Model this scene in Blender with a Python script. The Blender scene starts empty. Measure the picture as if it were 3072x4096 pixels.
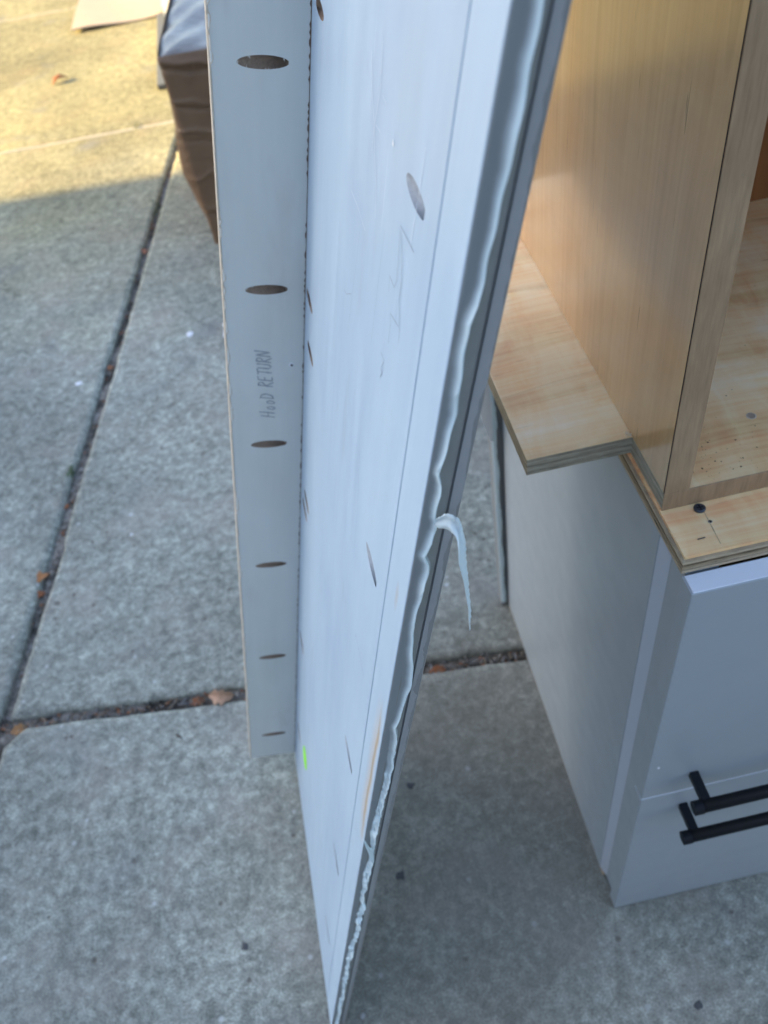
import bpy, bmesh, math, random
from mathutils import Vector, Matrix
random.seed(7)
S = bpy.context.scene
COL = S.collection
rad = math.radians

# ------------------------------------------------------------------ camera
cam_d = bpy.data.cameras.new('camera')
cam = bpy.data.objects.new('camera', cam_d)
COL.objects.link(cam)
R = [(0.9752, -0.1789, -0.1304), (-0.2203, -0.7264, -0.6510), (0.0217, 0.6635, -0.7478)]
rx, dn, fw = (Vector(v).normalized() for v in R)
up = (-dn - rx * (-dn).dot(rx)).normalized()
bk = rx.cross(up)
cam.matrix_world = Matrix(((rx.x, up.x, bk.x, -0.2107), (rx.y, up.y, bk.y, -0.3123),
                           (rx.z, up.z, bk.z, 1.2480), (0, 0, 0, 1)))
cam_d.sensor_fit = 'VERTICAL'
cam_d.sensor_height = 36.0
cam_d.lens = 29.62
cam_d.clip_start = 0.01
cam_d.clip_end = 500
cam_d.dof.use_dof = True
cam_d.dof.focus_distance = 0.49
cam_d.dof.aperture_fstop = 10.0
S.camera = cam

# ------------------------------------------------------------------ light
LDIR = Vector((0.88, -0.0933, -0.44)).normalized()      # way the sunlight travels
elev = math.asin(-LDIR.z)
azim = math.atan2(-LDIR.x, -LDIR.y)                   # compass angle of the sun from +Y towards +X
W = bpy.data.worlds.new('World')
S.world = W
W.use_nodes = True
wn = W.node_tree
bg = wn.nodes['Background']
sky = wn.nodes.new('ShaderNodeTexSky')
sky.sky_type = 'NISHITA'
sky.sun_disc = False
sky.sun_elevation = elev
sky.sun_rotation = azim
sky.air_density = 1.0
sky.dust_density = 1.3
sky.ozone_density = 1.0
wn.links.new(sky.outputs[0], bg.inputs[0])
bg.inputs[1].default_value = 0.12
sun_d = bpy.data.lights.new('sun', 'SUN')
sun_d.energy = 3.2
sun_d.angle = rad(0.5)
sun_d.color = (1.0, 0.74, 0.30)
sun = bpy.data.objects.new('sun', sun_d)
COL.objects.link(sun)
sun.rotation_euler = LDIR.to_track_quat('-Z', 'Y').to_euler()
sun.location = (-6, -4, 8)
S.view_settings.view_transform = 'Standard'
S.view_settings.look = 'None'
S.view_settings.gamma = 1.0
S.view_settings.use_curve_mapping = False
S.view_settings.exposure = 2.20

# ------------------------------------------------------------------ helpers
def tag(o, label=None, cat=None, group=None, kind=None):
    if label: o['label'] = label
    if cat: o['category'] = cat
    if group: o['group'] = group
    if kind: o['kind'] = kind
    return o

def empty(name, loc=(0, 0, 0), mat=None):
    o = bpy.data.objects.new(name, None)
    o.empty_display_size = 0.1
    COL.objects.link(o)
    if mat is not None: o.matrix_world = mat
    else: o.location = loc
    return o

def link(name, bm, mats, parent=None, smooth=False):
    me = bpy.data.meshes.new(name)
    bm.normal_update()
    bm.to_mesh(me); bm.free()
    for m in (mats if isinstance(mats, (list, tuple)) else [mats]): me.materials.append(m)
    if smooth:
        for p in me.polygons: p.use_smooth = True
    o = bpy.data.objects.new(name, me)
    COL.objects.link(o)
    if parent is not None: o.parent = parent
    return o

def add_box(bm, x0, x1, y0, y1, z0, z1, bev=0.0, seg=1):
    vs = [bm.verts.new((x, y, z)) for x in (x0, x1) for y in (y0, y1) for z in (z0, z1)]
    q = [(0, 1, 3, 2), (4, 6, 7, 5), (0, 4, 5, 1), (2, 3, 7, 6), (0, 2, 6, 4), (1, 5, 7, 3)]
    fs = [bm.faces.new([vs[i] for i in f]) for f in q]
    if bev:
        es = set(e for f in fs for e in f.edges)
        bmesh.ops.bevel(bm, geom=list(es), offset=bev, segments=seg, affect='EDGES', profile=0.5)

def box(name, m, parent, x0, x1, y0, y1, z0, z1, bev=0.0006, seg=1):
    bm = bmesh.new()
    add_box(bm, x0, x1, y0, y1, z0, z1, bev, seg)
    return link(name, bm, m, parent)

def prism(bm, prof, z0, z1):
    lo = [bm.verts.new((x, y, z0)) for x, y in prof]
    hi = [bm.verts.new((x, y, z1)) for x, y in prof]
    n = len(prof)
    for i in range(n): bm.faces.new((lo[i], lo[(i+1) % n], hi[(i+1) % n], hi[i]))
    bm.faces.new(lo[::-1]); bm.faces.new(hi)

def cyl(bm, p, q, r, n=24, r2=None):
    p, q = Vector(p), Vector(q)
    a = (q - p).normalized()
    t = Vector((0, 0, 1)) if abs(a.z) < .9 else Vector((1, 0, 0))
    u = a.cross(t).normalized(); v = a.cross(u)
    r2 = r if r2 is None else r2
    A = [bm.verts.new(p + (u*math.cos(k*2*math.pi/n) + v*math.sin(k*2*math.pi/n))*r) for k in range(n)]
    B = [bm.verts.new(q + (u*math.cos(k*2*math.pi/n) + v*math.sin(k*2*math.pi/n))*r2) for k in range(n)]
    for k in range(n): bm.faces.new((A[k], A[(k+1) % n], B[(k+1) % n], B[k]))
    bm.faces.new(A[::-1]); bm.faces.new(B)
    bmesh.ops.recalc_face_normals(bm, faces=bm.faces)

def interp(tab, z):
    if z <= tab[0][0]: return tab[0][1]
    for (a, b), (c, d) in zip(tab, tab[1:]):
        if z <= c: return b + (d - b)*(z - a)/(c - a) if c > a else d
    return tab[-1][1]

def strokes(name, m, parent, lines, to3, w=0.0008):
    """flat pencil lines lying on a surface: lines in surface coordinates, to3 lifts them onto it"""
    bm = bmesh.new()
    for L in lines:
        P = []
        for (a, b), (c, d) in zip(L, L[1:]):
            n = max(2, int(math.hypot(c-a, d-b)/0.002))
            P += [(a+(c-a)*i/n, b+(d-b)*i/n) for i in range(n)]
        P.append(L[-1])
        prev = None
        for i, (a, b) in enumerate(P):
            j, k = max(0, i-1), min(len(P)-1, i+1)
            tx, ty = P[k][0]-P[j][0], P[k][1]-P[j][1]
            l = math.hypot(tx, ty) or 1
            ww = w*(0.35 + 0.35*random.random())
            nx, ny = -ty/l*ww, tx/l*ww
            cur = (bm.verts.new(to3(a+nx, b+ny)), bm.verts.new(to3(a-nx, b-ny)))
            if prev: bm.faces.new((prev[0], prev[1], cur[1], cur[0]))
            prev = cur
    return link(name, bm, m, parent)

# ------------------------------------------------------------------ materials
class M:
    def __init__(s, name, rough=0.5, spec=0.5):
        s.m = bpy.data.materials.new(name); s.m.use_nodes = True
        s.t = s.m.node_tree; s.p = s.t.nodes['Principled BSDF']
        s.p.inputs['Roughness'].default_value = rough
        s.p.inputs['Specular IOR Level'].default_value = spec
        s.co = s.t.nodes.new('ShaderNodeTexCoord').outputs['Object']
        s.h = None
    def n(s, k): return s.t.nodes.new(k)
    def l(s, a, b): s.t.links.new(a, b)
    def map(s, scale=(1, 1, 1), loc=(0, 0, 0), rot=(0, 0, 0), co=None):
        n = s.n('ShaderNodeMapping'); s.l(co or s.co, n.inputs[0])
        n.inputs['Scale'].default_value = scale; n.inputs['Location'].default_value = loc
        n.inputs['Rotation'].default_value = rot
        return n.outputs[0]
    def noise(s, scale, detail=4, rough=0.55, co=None, dist=0.0):
        n = s.n('ShaderNodeTexNoise'); s.l(co or s.co, n.inputs['Vector'])
        n.inputs['Scale'].default_value = scale; n.inputs['Detail'].default_value = detail
        n.inputs['Roughness'].default_value = rough; n.inputs['Distortion'].default_value = dist
        return n.outputs['Fac']
    def voro(s, scale, co=None, out='Distance', rnd=1.0):
        n = s.n('ShaderNodeTexVoronoi'); s.l(co or s.co, n.inputs['Vector'])
        n.inputs['Scale'].default_value = scale; n.inputs['Randomness'].default_value = rnd
        return n.outputs[out]
    def ramp(s, f, stops, interp='LINEAR'):
        n = s.n('ShaderNodeValToRGB'); s.l(f, n.inputs[0])
        e = n.color_ramp.elements; n.color_ramp.interpolation = interp
        while len(e) < len(stops): e.new(0.5)
        for x, (p, c) in zip(e, stops):
            x.position = p
            c = (c, c, c) if isinstance(c, (int, float)) else c
            x.color = (*c, 1)
        return n.outputs[0]
    def mix(s, f, a, b, mode='MIX'):
        n = s.n('ShaderNodeMix'); n.data_type = 'RGBA'; n.blend_type = mode
        for v, i in ((f, 0), (a, 6), (b, 7)):
            if isinstance(v, (int, float)): n.inputs[i].default_value = v if i == 0 else (v, v, v, 1)
            elif isinstance(v, tuple): n.inputs[i].default_value = (*v, 1)
            else: s.l(v, n.inputs[i])
        return n.outputs[2]
    def math(s, op, a, b=0.0, c=None):
        n = s.n('ShaderNodeMath'); n.operation = op
        for i, v in enumerate((a, b) if c is None else (a, b, c)):
            if isinstance(v, (int, float)): n.inputs[i].default_value = v
            else: s.l(v, n.inputs[i])
        return n.outputs[0]
    def sep(s, co=None):
        n = s.n('ShaderNodeSeparateXYZ'); s.l(co or s.co, n.inputs[0]); return n.outputs
    def comb(s, x, y, z):
        n = s.n('ShaderNodeCombineXYZ')
        for i, v in enumerate((x, y, z)):
            if isinstance(v, (int, float)): n.inputs[i].default_value = v
            else: s.l(v, n.inputs[i])
        return n.outputs[0]
    def col(s, c):
        if isinstance(c, tuple): s.p.inputs['Base Color'].default_value = (*c, 1)
        else: s.l(c, s.p.inputs['Base Color'])
        return s
    def rough(s, c): s.l(c, s.p.inputs['Roughness']); return s
    def bump(s, h, strength=0.3, dist=0.002):
        n = s.n('ShaderNodeBump'); n.inputs['Strength'].default_value = strength
        n.inputs['Distance'].default_value = dist
        s.l(h, n.inputs['Height'])
        if s.h is not None: s.l(s.h, n.inputs['Normal'])
        s.h = n.outputs[0]; s.l(s.h, s.p.inputs['Normal'])
        return s

def concrete():
    m = M('concrete', 0.9, 0.25)
    big = m.noise(2.2, 5, 0.6)
    mid = m.noise(28, 6, 0.65)
    fine = m.noise(85, 8, 0.82)
    grit = m.noise(420, 3, 0.6)
    c = m.ramp(big, [(0.30, (.205, .207, .172)), (0.52, (.262, .264, .221)), (0.72, (.318, .316, .262))])
    c = m.mix(0.75, c, m.ramp(mid, [(0.30, .30), (0.5, .5), (0.70, .68)]), 'OVERLAY')
    blob = m.noise(62, 3, .5, m.map(loc=(5, 1, 2)), dist=.8)
    c = m.mix(.8, c, m.ramp(blob, [(.36, .40), (.5, .49), (.60, .62)]), 'OVERLAY')
    c = m.mix(.62, c, m.ramp(fine, [(0.36, .20), (0.5, .5), (0.63, .80)]), 'OVERLAY')
    c = m.mix(0.7, c, m.ramp(grit, [(0.34, .22), (0.5, .5), (0.64, .82)]), 'OVERLAY')
    warm = m.noise(7, 4, 0.6, m.map(loc=(3, 5, 1)))
    c = m.mix(m.ramp(warm, [(0.5, 0.0), (0.75, 0.5)]), c, (.33, .285, .245))
    # pale aggregate, rust-brown grains and pits, each a few millimetres across
    v = m.n('ShaderNodeTexVoronoi'); m.l(m.co, v.inputs['Vector']); v.inputs['Scale'].default_value = 55
    inside = m.ramp(v.outputs['Distance'], [(0.14, 1), (0.26, 0)])
    rnd = m.sep(v.outputs['Color'])
    pale = m.math('MULTIPLY', inside, m.math('GREATER_THAN', rnd[0], 0.965))
    dark = m.math('MULTIPLY', inside, m.math('GREATER_THAN', rnd[1], 0.955))
    c = m.mix(m.math('MULTIPLY', pale, .7), c, (.50, .49, .46))
    v2 = m.n('ShaderNodeTexVoronoi'); m.l(m.map(loc=(1, 6, 0)), v2.inputs['Vector']); v2.inputs['Scale'].default_value = 17
    r2 = m.sep(v2.outputs['Color'])
    wob = m.math('ADD', v2.outputs['Distance'], m.math('MULTIPLY', m.math('SUBTRACT', m.noise(120, 3, .6), .5), .12))
    pit2 = m.math('MULTIPLY', m.ramp(wob, [(.07, 1), (.13, 0)]), m.math('GREATER_THAN', r2[0], .86))
    spk = m.math('MULTIPLY', m.ramp(wob, [(.05, 1), (.10, 0)]), m.math('LESS_THAN', r2[1], .10))
    c = m.mix(m.math('MULTIPLY', pit2, .65), c, (.09, .08, .065))
    c = m.mix(m.math('MULTIPLY', spk, .8), c, (.56, .56, .55))
    c = m.mix(m.math('MULTIPLY', dark, .8), c, (.10, .085, .07))
    soft = m.noise(1.1, 4, .6, m.map(loc=(2, 7, 3)))
    c = m.mix(1.0, c, m.ramp(soft, [(.35, .40), (.5, .5), (.65, .58)]), 'OVERLAY')
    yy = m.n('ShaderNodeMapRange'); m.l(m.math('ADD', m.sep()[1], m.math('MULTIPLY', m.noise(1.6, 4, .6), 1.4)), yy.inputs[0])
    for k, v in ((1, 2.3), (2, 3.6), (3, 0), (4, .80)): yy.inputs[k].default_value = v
    c = m.mix(yy.outputs[0], c, m.mix(1.0, c, (1.10, .93, .50), 'MULTIPLY'))  # yellow of the sunlight mixed into the far slabs' colour
    stain = m.ramp(m.noise(5.5, 3, 0.5, m.map(loc=(9, 2, 4))), [(0.60, 0), (0.74, .55)])
    c = m.mix(stain, c, (.19, .183, .172))
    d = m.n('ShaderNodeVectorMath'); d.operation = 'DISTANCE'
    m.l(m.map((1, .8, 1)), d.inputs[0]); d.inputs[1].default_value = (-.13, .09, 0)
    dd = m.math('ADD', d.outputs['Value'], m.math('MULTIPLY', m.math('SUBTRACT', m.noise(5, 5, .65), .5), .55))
    c = m.mix(m.ramp(dd, [(.12, .55), (.42, 0)]), c, (.165, .140, .108))  # shade between panel and cabinet painted into the slab as brown
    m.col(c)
    h = m.math('ADD', m.math('MULTIPLY', mid, 0.6), m.math('ADD', fine, m.math('MULTIPLY', grit, .5)))
    h = m.math('SUBTRACT', h, m.math('MULTIPLY', dark, 1.2))
    h = m.math('SUBTRACT', h, m.math('MULTIPLY', pit2, 1.5))
    m.bump(h, 0.45, 0.0016)
    return m.m

def dirt():
    m = M('joint_dirt', 1.0, 0.1)
    n = m.noise(90, 6, .7)
    dk = m.ramp(m.noise(17, 4, .65, m.map(loc=(3, 3, 3))), [(.42, 1), (.56, 0)])
    c0 = (m.ramp(n, [(.3, (.07, .06, .048)), (.48, (.23, .20, .165)), (.66, (.38, .35, .31))]))
    m.col(m.mix(m.math('MULTIPLY', dk, .85), c0, (.032, .027, .022)))
    m.bump(n, .8, .006)
    return m.m

def plain(name, c, rough=.5, spec=.5, var=.12, scale=40, bump=0):
    m = M(name, rough, spec)
    n = m.noise(scale, 5, .6)
    m.col(m.mix(n, tuple(x*(1-var) for x in c), tuple(min(1, x*(1+var)) for x in c)))
    if bump: m.bump(m.noise(scale*4, 4, .6), bump, .001)
    return m.m

def white_paint(name='sky_tinted_primer', t=(1, 1, 1)):
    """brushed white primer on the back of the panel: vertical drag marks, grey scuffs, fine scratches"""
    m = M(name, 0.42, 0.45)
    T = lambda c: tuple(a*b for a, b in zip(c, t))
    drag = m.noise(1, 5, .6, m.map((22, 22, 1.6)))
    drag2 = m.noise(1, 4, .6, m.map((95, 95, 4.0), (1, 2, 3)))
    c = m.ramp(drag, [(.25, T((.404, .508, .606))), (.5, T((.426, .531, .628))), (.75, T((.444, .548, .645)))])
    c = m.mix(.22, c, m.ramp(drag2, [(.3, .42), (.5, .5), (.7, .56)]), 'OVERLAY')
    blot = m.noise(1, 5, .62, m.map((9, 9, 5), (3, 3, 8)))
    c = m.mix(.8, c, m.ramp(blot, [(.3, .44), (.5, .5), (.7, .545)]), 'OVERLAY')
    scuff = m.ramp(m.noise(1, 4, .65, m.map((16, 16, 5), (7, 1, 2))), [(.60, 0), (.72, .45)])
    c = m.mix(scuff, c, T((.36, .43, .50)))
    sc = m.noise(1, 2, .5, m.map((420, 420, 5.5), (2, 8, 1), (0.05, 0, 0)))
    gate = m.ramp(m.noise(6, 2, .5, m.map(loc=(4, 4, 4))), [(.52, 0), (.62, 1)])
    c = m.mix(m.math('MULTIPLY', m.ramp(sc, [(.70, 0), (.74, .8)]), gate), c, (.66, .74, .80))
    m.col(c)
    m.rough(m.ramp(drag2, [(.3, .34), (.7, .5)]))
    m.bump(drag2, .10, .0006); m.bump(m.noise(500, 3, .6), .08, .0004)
    return m

def strip_paint():
    m = white_paint('sky_tinted_strip', (1.04, 1.04, 1.03))
    s = m.sep()
    c = m.p.inputs['Base Color'].links[0].from_socket
    wob = m.math('MULTIPLY', m.math('SUBTRACT', m.noise(14, 4, .6), .5), .012)
    y = m.math('ADD', s[1], wob)
    zc = m.math('ADD', s[2], m.math('MULTIPLY', m.math('SUBTRACT', m.noise(30, 3, .6), .5), .05))
    zm = m.ramp(zc, [(.585, 0), (.63, 1), (.76, 1), (.80, 0)])
    ym = m.ramp(m.math('ABSOLUTE', m.math('SUBTRACT', y, .0085)), [(.0008, 1), (.0026, 0)])
    yw = m.ramp(m.math('ABSOLUTE', m.math('SUBTRACT', y, .011)), [(.003, 1), (.010, 0)])
    c = m.mix(m.math('MULTIPLY', m.math('MULTIPLY', zm, yw), .55), c, (.58, .50, .42))
    c = m.mix(m.math('MULTIPLY', m.math('MULTIPLY', zm, ym), .85), c, (.42, .28, .13))
    # one small rubbed spot higher up
    d = m.n('ShaderNodeVectorMath'); d.operation = 'DISTANCE'
    m.l(m.map((0, 1, .28)), d.inputs[0]); d.inputs[1].default_value = (0, .015, .899*.28)
    c = m.mix(m.ramp(d.outputs['Value'], [(.0012, .6), (.0030, 0)]), c, (.46, .40, .34))
    m.col(c)
    return m.m

def grey_paint(name='grey_paint', c=(.355, .385, .405), rough=.33):
    m = M(name, rough, .5)
    n = m.noise(3, 4, .5)
    m.col(m.mix(n, tuple(x*.93 for x in c), tuple(x*1.05 for x in c)))
    m.rough(m.ramp(m.noise(30, 3, .5), [(.3, rough-.05), (.7, rough+.07)]))
    m.bump(m.noise(260, 3, .5), .05, .0004)
    return m.m

def wood(name, axis, base, dark, light, rough=.4, figure=0.0, fleck=.6, coat=0.0, bump=.10, grain=.35, rings=.5, nr=6.0, ft=.72, flat=False):
    """veneer with the grain along one axis"""
    m = M(name, rough, .4)
    sc = [26, 26, 26]; sc[axis] = 1.1
    s2 = [210, 210, 210]; s2[axis] = 5.0
    s3 = [9, 9, 9]; s3[axis] = .9
    warp = m.noise(2.2, 3, .5)
    wv = m.n('ShaderNodeVectorMath'); wv.operation = 'MULTIPLY_ADD'
    m.l(m.comb(warp, warp, warp), wv.inputs[0]); wv.inputs[1].default_value = (.05, .05, .05); m.l(m.co, wv.inputs[2])
    co = wv.outputs[0]
    g1 = m.noise(1, 6, .62, m.map(tuple(sc), co=co))
    g2 = m.noise(1, 4, .6, m.map(tuple(s2), co=co))
    g3 = m.noise(1, 3, .5, m.map(tuple(s3), (4, 4, 4), co=co))
    c = m.ramp(g1, [(.28, dark), (.48, base), (.70, light)])
    c = m.mix(.5, c, m.ramp(g3, [(.3, .40), (.5, .5), (.7, .60)]), 'OVERLAY')
    c = m.mix(grain, c, m.ramp(g2, [(.3, .33), (.5, .5), (.7, .64)]), 'OVERLAY')
    rg = m.math('FRACT', m.math('MULTIPLY', g3, nr))
    lines = m.ramp(rg, [(.0, .0), (.03, .75), (.07, .4), (.28, 0)])
    lines = m.math('MULTIPLY', lines, m.ramp(m.noise(1, 3, .5, m.map(tuple(s3), (9, 9, 9), co=co)), [(.45, .15), (.6, 1)]))
    c = m.mix(m.math('MULTIPLY', lines, rings), c, tuple(x*.70 for x in dark))
    fl = [330, 330, 330]; fl[axis] = 16
    flk = m.ramp(m.noise(1, 2, .5, m.map(tuple(fl), (3, 1, 7))), [(ft, 0), (ft+.04, 1)])
    c = m.mix(m.math('MULTIPLY', flk, fleck), c, tuple(x*.35 for x in dark))
    if figure:
        fa = [14, 14, 14]; fa[axis] = 42
        fg = m.noise(1, 4, .6, m.map(tuple(fa), co=co), dist=.6)
        c = m.mix(figure, c, m.ramp(fg, [(.32, .30), (.5, .5), (.66, .68)]), 'OVERLAY')
    m.col(c)
    if not flat: m.rough(m.ramp(g2, [(.3, rough-.06), (.7, rough+.08)]))
    m.p.inputs['Coat Weight'].default_value = coat
    m.p.inputs['Coat Roughness'].default_value = .13
    m.p.inputs['Coat IOR'].default_value = 1.5
    if bump: m.bump(g2, bump, .0006)
    return m.m

def ply_edge(name, axis_thick=2, tint=(1, 1, 1)):
    """cut plywood edge: thin plies across the thickness, rough, with dirty voids"""
    m = M(name, .75, .25)
    s = m.sep()
    t = m.math('ADD', m.math('MULTIPLY', s[axis_thick], 330.0), m.math('MULTIPLY', m.noise(12, 3, .6), 1.2))
    band = m.math('PINGPONG', t, 1.0)
    sc = [60, 60, 60]; sc[axis_thick] = 420
    g = m.noise(1, 5, .65, m.map(tuple(sc)))
    c = m.ramp(band, [(.1, tuple(x*y for x, y in zip((.36, .28, .185), tint))), (.5, tuple(x*y for x, y in zip((.48, .38, .255), tint)))])
    c = m.mix(.7, c, m.ramp(g, [(.3, .28), (.5, .5), (.7, .7)]), 'OVERLAY')
    v = m.ramp(m.noise(1, 3, .6, m.map((26, 26, 260), (5, 5, 5))), [(.66, 0), (.72, .85)])
    c = m.mix(v, c, (.045, .045, .045))
    m.col(c); m.bump(m.math('ADD', g, band), .5, .0008)
    return m.m

def edge_band():
    m = M('worn_edge_band', .6, .3)
    g = m.noise(1, 4, .65, m.map((260, 260, 26)))
    b = m.noise(7, 4, .6)
    c = m.ramp(b, [(.3, (.31, .20, .115)), (.55, (.375, .25, .145)), (.75, (.43, .295, .18))])
    c = m.mix(.55, c, m.ramp(g, [(.3, .32), (.5, .5), (.7, .66)]), 'OVERLAY')
    sm = m.ramp(m.noise(24, 3, .6, m.map(loc=(2, 2, 2))), [(.64, 0), (.74, .5)])
    c = m.mix(sm, c, (.12, .11, .105))
    m.col(c); m.bump(g, .3, .0006)
    return m.m

def wrap():
    m = M('brown_wrap', .45, .3)
    n = m.noise(9, 4, .6)
    m.col(m.ramp(n, [(.3, (.165, .095, .052)), (.7, (.22, .13, .072))]))
    m.bump(m.noise(22, 5, .6, dist=1.2), .5, .010)
    return m.m

def film():
    m = M('clear_tape_over_paper', .42, .4)
    n = m.noise(9, 4, .6, dist=1.0)
    m.col(m.ramp(n, [(.35, (.16, .135, .115)), (.58, (.21, .19, .17)), (.72, (.30, .285, .27))]))
    m.p.inputs['Coat Weight'].default_value = .3
    m.p.inputs['Coat Roughness'].default_value = .2
    m.bump(m.noise(16, 5, .6, dist=1.5), .6, .012)
    return m.m

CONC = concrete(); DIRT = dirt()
WHITE = white_paint().m; RETW = white_paint('white_return_primer', (1.48, 1.19, .93)).m; STRIP = strip_paint()  # panel and strip carry sky blue in their colour; return copy is neutral
GREY = grey_paint(); GREYE = grey_paint('grey_edge_paint', (.222, .242, .245), .42)
SHEENG = grey_paint('grey_sheen', (.76, .785, .84), .35)  # paler copy of the cabinet grey, with the sky's sheen painted in
RESID = plain('sealant_residue', (.225, .232, .218), .55, .3, .14, 70, .25)
DKGREY = grey_paint('dark_grey_edge', (.235, .236, .232), .4)
MAPLE = wood('maple_upright', 2, (.555, .325, .135), (.475, .255, .095), (.61, .38, .17), .26, figure=.12, coat=.85, bump=0, flat=True, grain=.30, rings=.45, nr=5.0, fleck=.8)
PLYTOP = wood('plywood_face', 0, (.90, .655, .37), (.74, .48, .23), (.93, .74, .46), .34, .55, coat=.15, grain=.6, ft=.70, fleck=.5)
PLYPALE = wood('plywood_pale', 0, (.88, .53, .26), (.74, .40, .16), (.92, .61, .33), .5, .5, grain=.7, ft=.675, fleck=.55)
PLYE = ply_edge('plywood_edge'); PLYG = ply_edge('plywood_edge_grey', 2, (.80, .90, 1.0))
BACKP = grey_paint('satin_grey_face', (.52, .52, .51), .4)
BAND = edge_band(); PLYDARK = ply_edge('plywood_edge_dark', 2, (.7, .66, .6))
CAULK = plain('caulk', (.60, .70, .72), .38, .5, .06, 120, .08)
GROOVE = plain('groove_dirt', (.13, .085, .06), .9, .1)
RAWEDGE = plain('raw_wood_edge', (.58, .49, .38), .8, .2, .25, 160)
HOLEP = plain('painted_drilling', (.37, .39, .41), .8, .2, .3, 320, .9)
HOLE = plain('drilled_wood', (.30, .215, .155), .9, .15, .45, 420, .9)
BLACK = plain('black_metal', (.007, .008, .0105), .5, .22, .1, 300, .15)
STEEL = plain('dark_screw', (.025, .03, .04), .35, .6)
PENCIL = plain('pencil_lead', (.36, .37, .385), .6, .3, .2, 900)
SCUFF = plain('faint_pencil', (.31, .375, .44), .6, .3, .2, 900)
STICK = plain('fluorescent_green_paper', (.34, .95, .0), .6, .15, .04)
KRAFT = plain('kraft_card', (.42, .31, .20), .8, .2, .1, 20)
CARD = plain('pale_card', (.50, .44, .36), .8, .2, .08, 15)
LEAF = plain('dry_leaf', (.30, .115, .05), .7, .3, .35, 90)
LEAFT = plain('tan_leaf', (.46, .28, .18), .7, .3, .3, 90)
MOSS = plain('green_weed', (.045, .085, .025), .7, .3, .4, 200)
WHITEP = plain('white_scrap', (.74, .73, .74), .6, .3, .05)
GUM = plain('black_gum', (.085, .083, .082), .8, .2, .3, 200)
WRAP = wrap(); FILM = film()
HOUSEW = plain('stucco', (.50, .47, .42), .9, .2, .08, 6, .3)
ROOFM = plain('roof_shingle', (.10, .09, .085), .9, .2, .2, 20, .4)
GLASS = plain('window_glass', (.05, .06, .07), .05, .6)

# ------------------------------------------------------------------ ground and paving
def ground_sheet():
    bm = bmesh.new()
    s = 150
    bm.faces.new([bm.verts.new(v) for v in ((-s, -s, -.06), (s, -s, -.06), (s, s, -.06), (-s, s, -.06))])
    return tag(link('ground', bm, DIRT), kind='structure')
ground_sheet()

def bed():
    bm = bmesh.new()
    nx, ny = 90, 60
    x0, x1, y0, y1 = -7.5, 7.5, -3.5, 7.5
    g = [[bm.verts.new((x0+(x1-x0)*i/nx, y0+(y1-y0)*j/ny, -.0125 + random.uniform(-.005, .003))) for j in range(ny+1)] for i in range(nx+1)]
    for i in range(nx):
        for j in range(ny):
            bm.faces.new((g[i][j], g[i+1][j], g[i+1][j+1], g[i][j+1]))
    return tag(link('pavement', bm, DIRT), kind='structure')
PAVE = bed()

def slab(corners, step=.02, jit=.0014, bits=()):
    """concrete slab cast with a rounded, slightly chipped edge; corners run counter-clockwise"""
    P = []
    n = len(corners)
    for i in range(n):
        a, b = Vector(corners[i]), Vector(corners[(i+1) % n])
        near = min((a-Vector((-.5, .8))).length, (b-Vector((-.5, .8))).length, ((a+b)/2-Vector((-.5, .8))).length) < 2.6
        st = step if near else .25
        k = max(1, int((b-a).length/st))
        P += [(a + (b-a)*j/k) for j in range(k)]
    m = len(P)
    w = 0.0; chips = []
    for i in range(m):
        w = .82*w + random.uniform(-jit, jit)
        if random.random() < .03: w -= random.uniform(.001, .005)
        chips.append(w)
    bm = bmesh.new()
    rings = []
    for ins, z in ((.014, 0.0), (.006, -.0012), (.0015, -.0045), (0.0, -.010), (.0, -.04)):
        ring = []
        for i in range(m):
            t = (P[(i+1) % m] - P[i-1]).normalized()
            nn = Vector((-t.y, t.x))
            k = ins - (chips[i] if z < -.001 else chips[i]*.3)
            q = P[i] + nn*k
            ring.append(bm.verts.new((q.x, q.y, z)))
        rings.append(ring)
    for a, b in zip(rings, rings[1:]):
        for i in range(m):
            f = bm.faces.new((a[i], b[i], b[(i+1) % m], a[(i+1) % m])); f.smooth = True
    bm.faces.new(rings[0])
    bmesh.ops.triangulate(bm, faces=[f for f in bm.faces if len(f.verts) > 4])
    bmesh.ops.recalc_face_normals(bm, faces=bm.faces)
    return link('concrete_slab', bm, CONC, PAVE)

def JX(y, off=0): return -.9055 + .157*(y-.5) + off      # the long joint
def HY(x, off=0): return .4835 - .1015*(x+.665) + off     # the near cross joint
def SY(x, y0, off=0): return y0 - .066*(x+.9) + off      # shallow far joints
g = .0098
y1, y2, y3 = 2.873, 4.372, 5.9
slab([(JX(.5, g), HY(JX(.5), g)), (2.2, HY(2.2, g)), (2.2, SY(2.2, y1, -.004)), (JX(y1, g), SY(JX(y1), y1, -.004))])
slab([(-3.4, HY(-3.4, g)), (JX(.5, -g), HY(JX(.5), g)), (JX(y1, -g), SY(JX(y1), y1, -.004)), (-3.1, SY(-3.1, y1, -.004))])
xc = JX(.5)
slab([(-.99, -2.6), (2.2, -2.6), (2.2, HY(2.2, -g)), (xc+.04, HY(xc+.04, -g)), (xc+.004, HY(xc, -g)-.034), (xc-.012, HY(xc, -g)-.12)])
slab([(-3.6, -2.6), (-1.014, -2.6), (xc-.036, HY(xc, -g)-.12), (xc-.045, HY(xc, -g)-.03), (xc-.07, HY(xc-.07, -g)), (-3.6, HY(-3.6, -g))])
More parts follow.
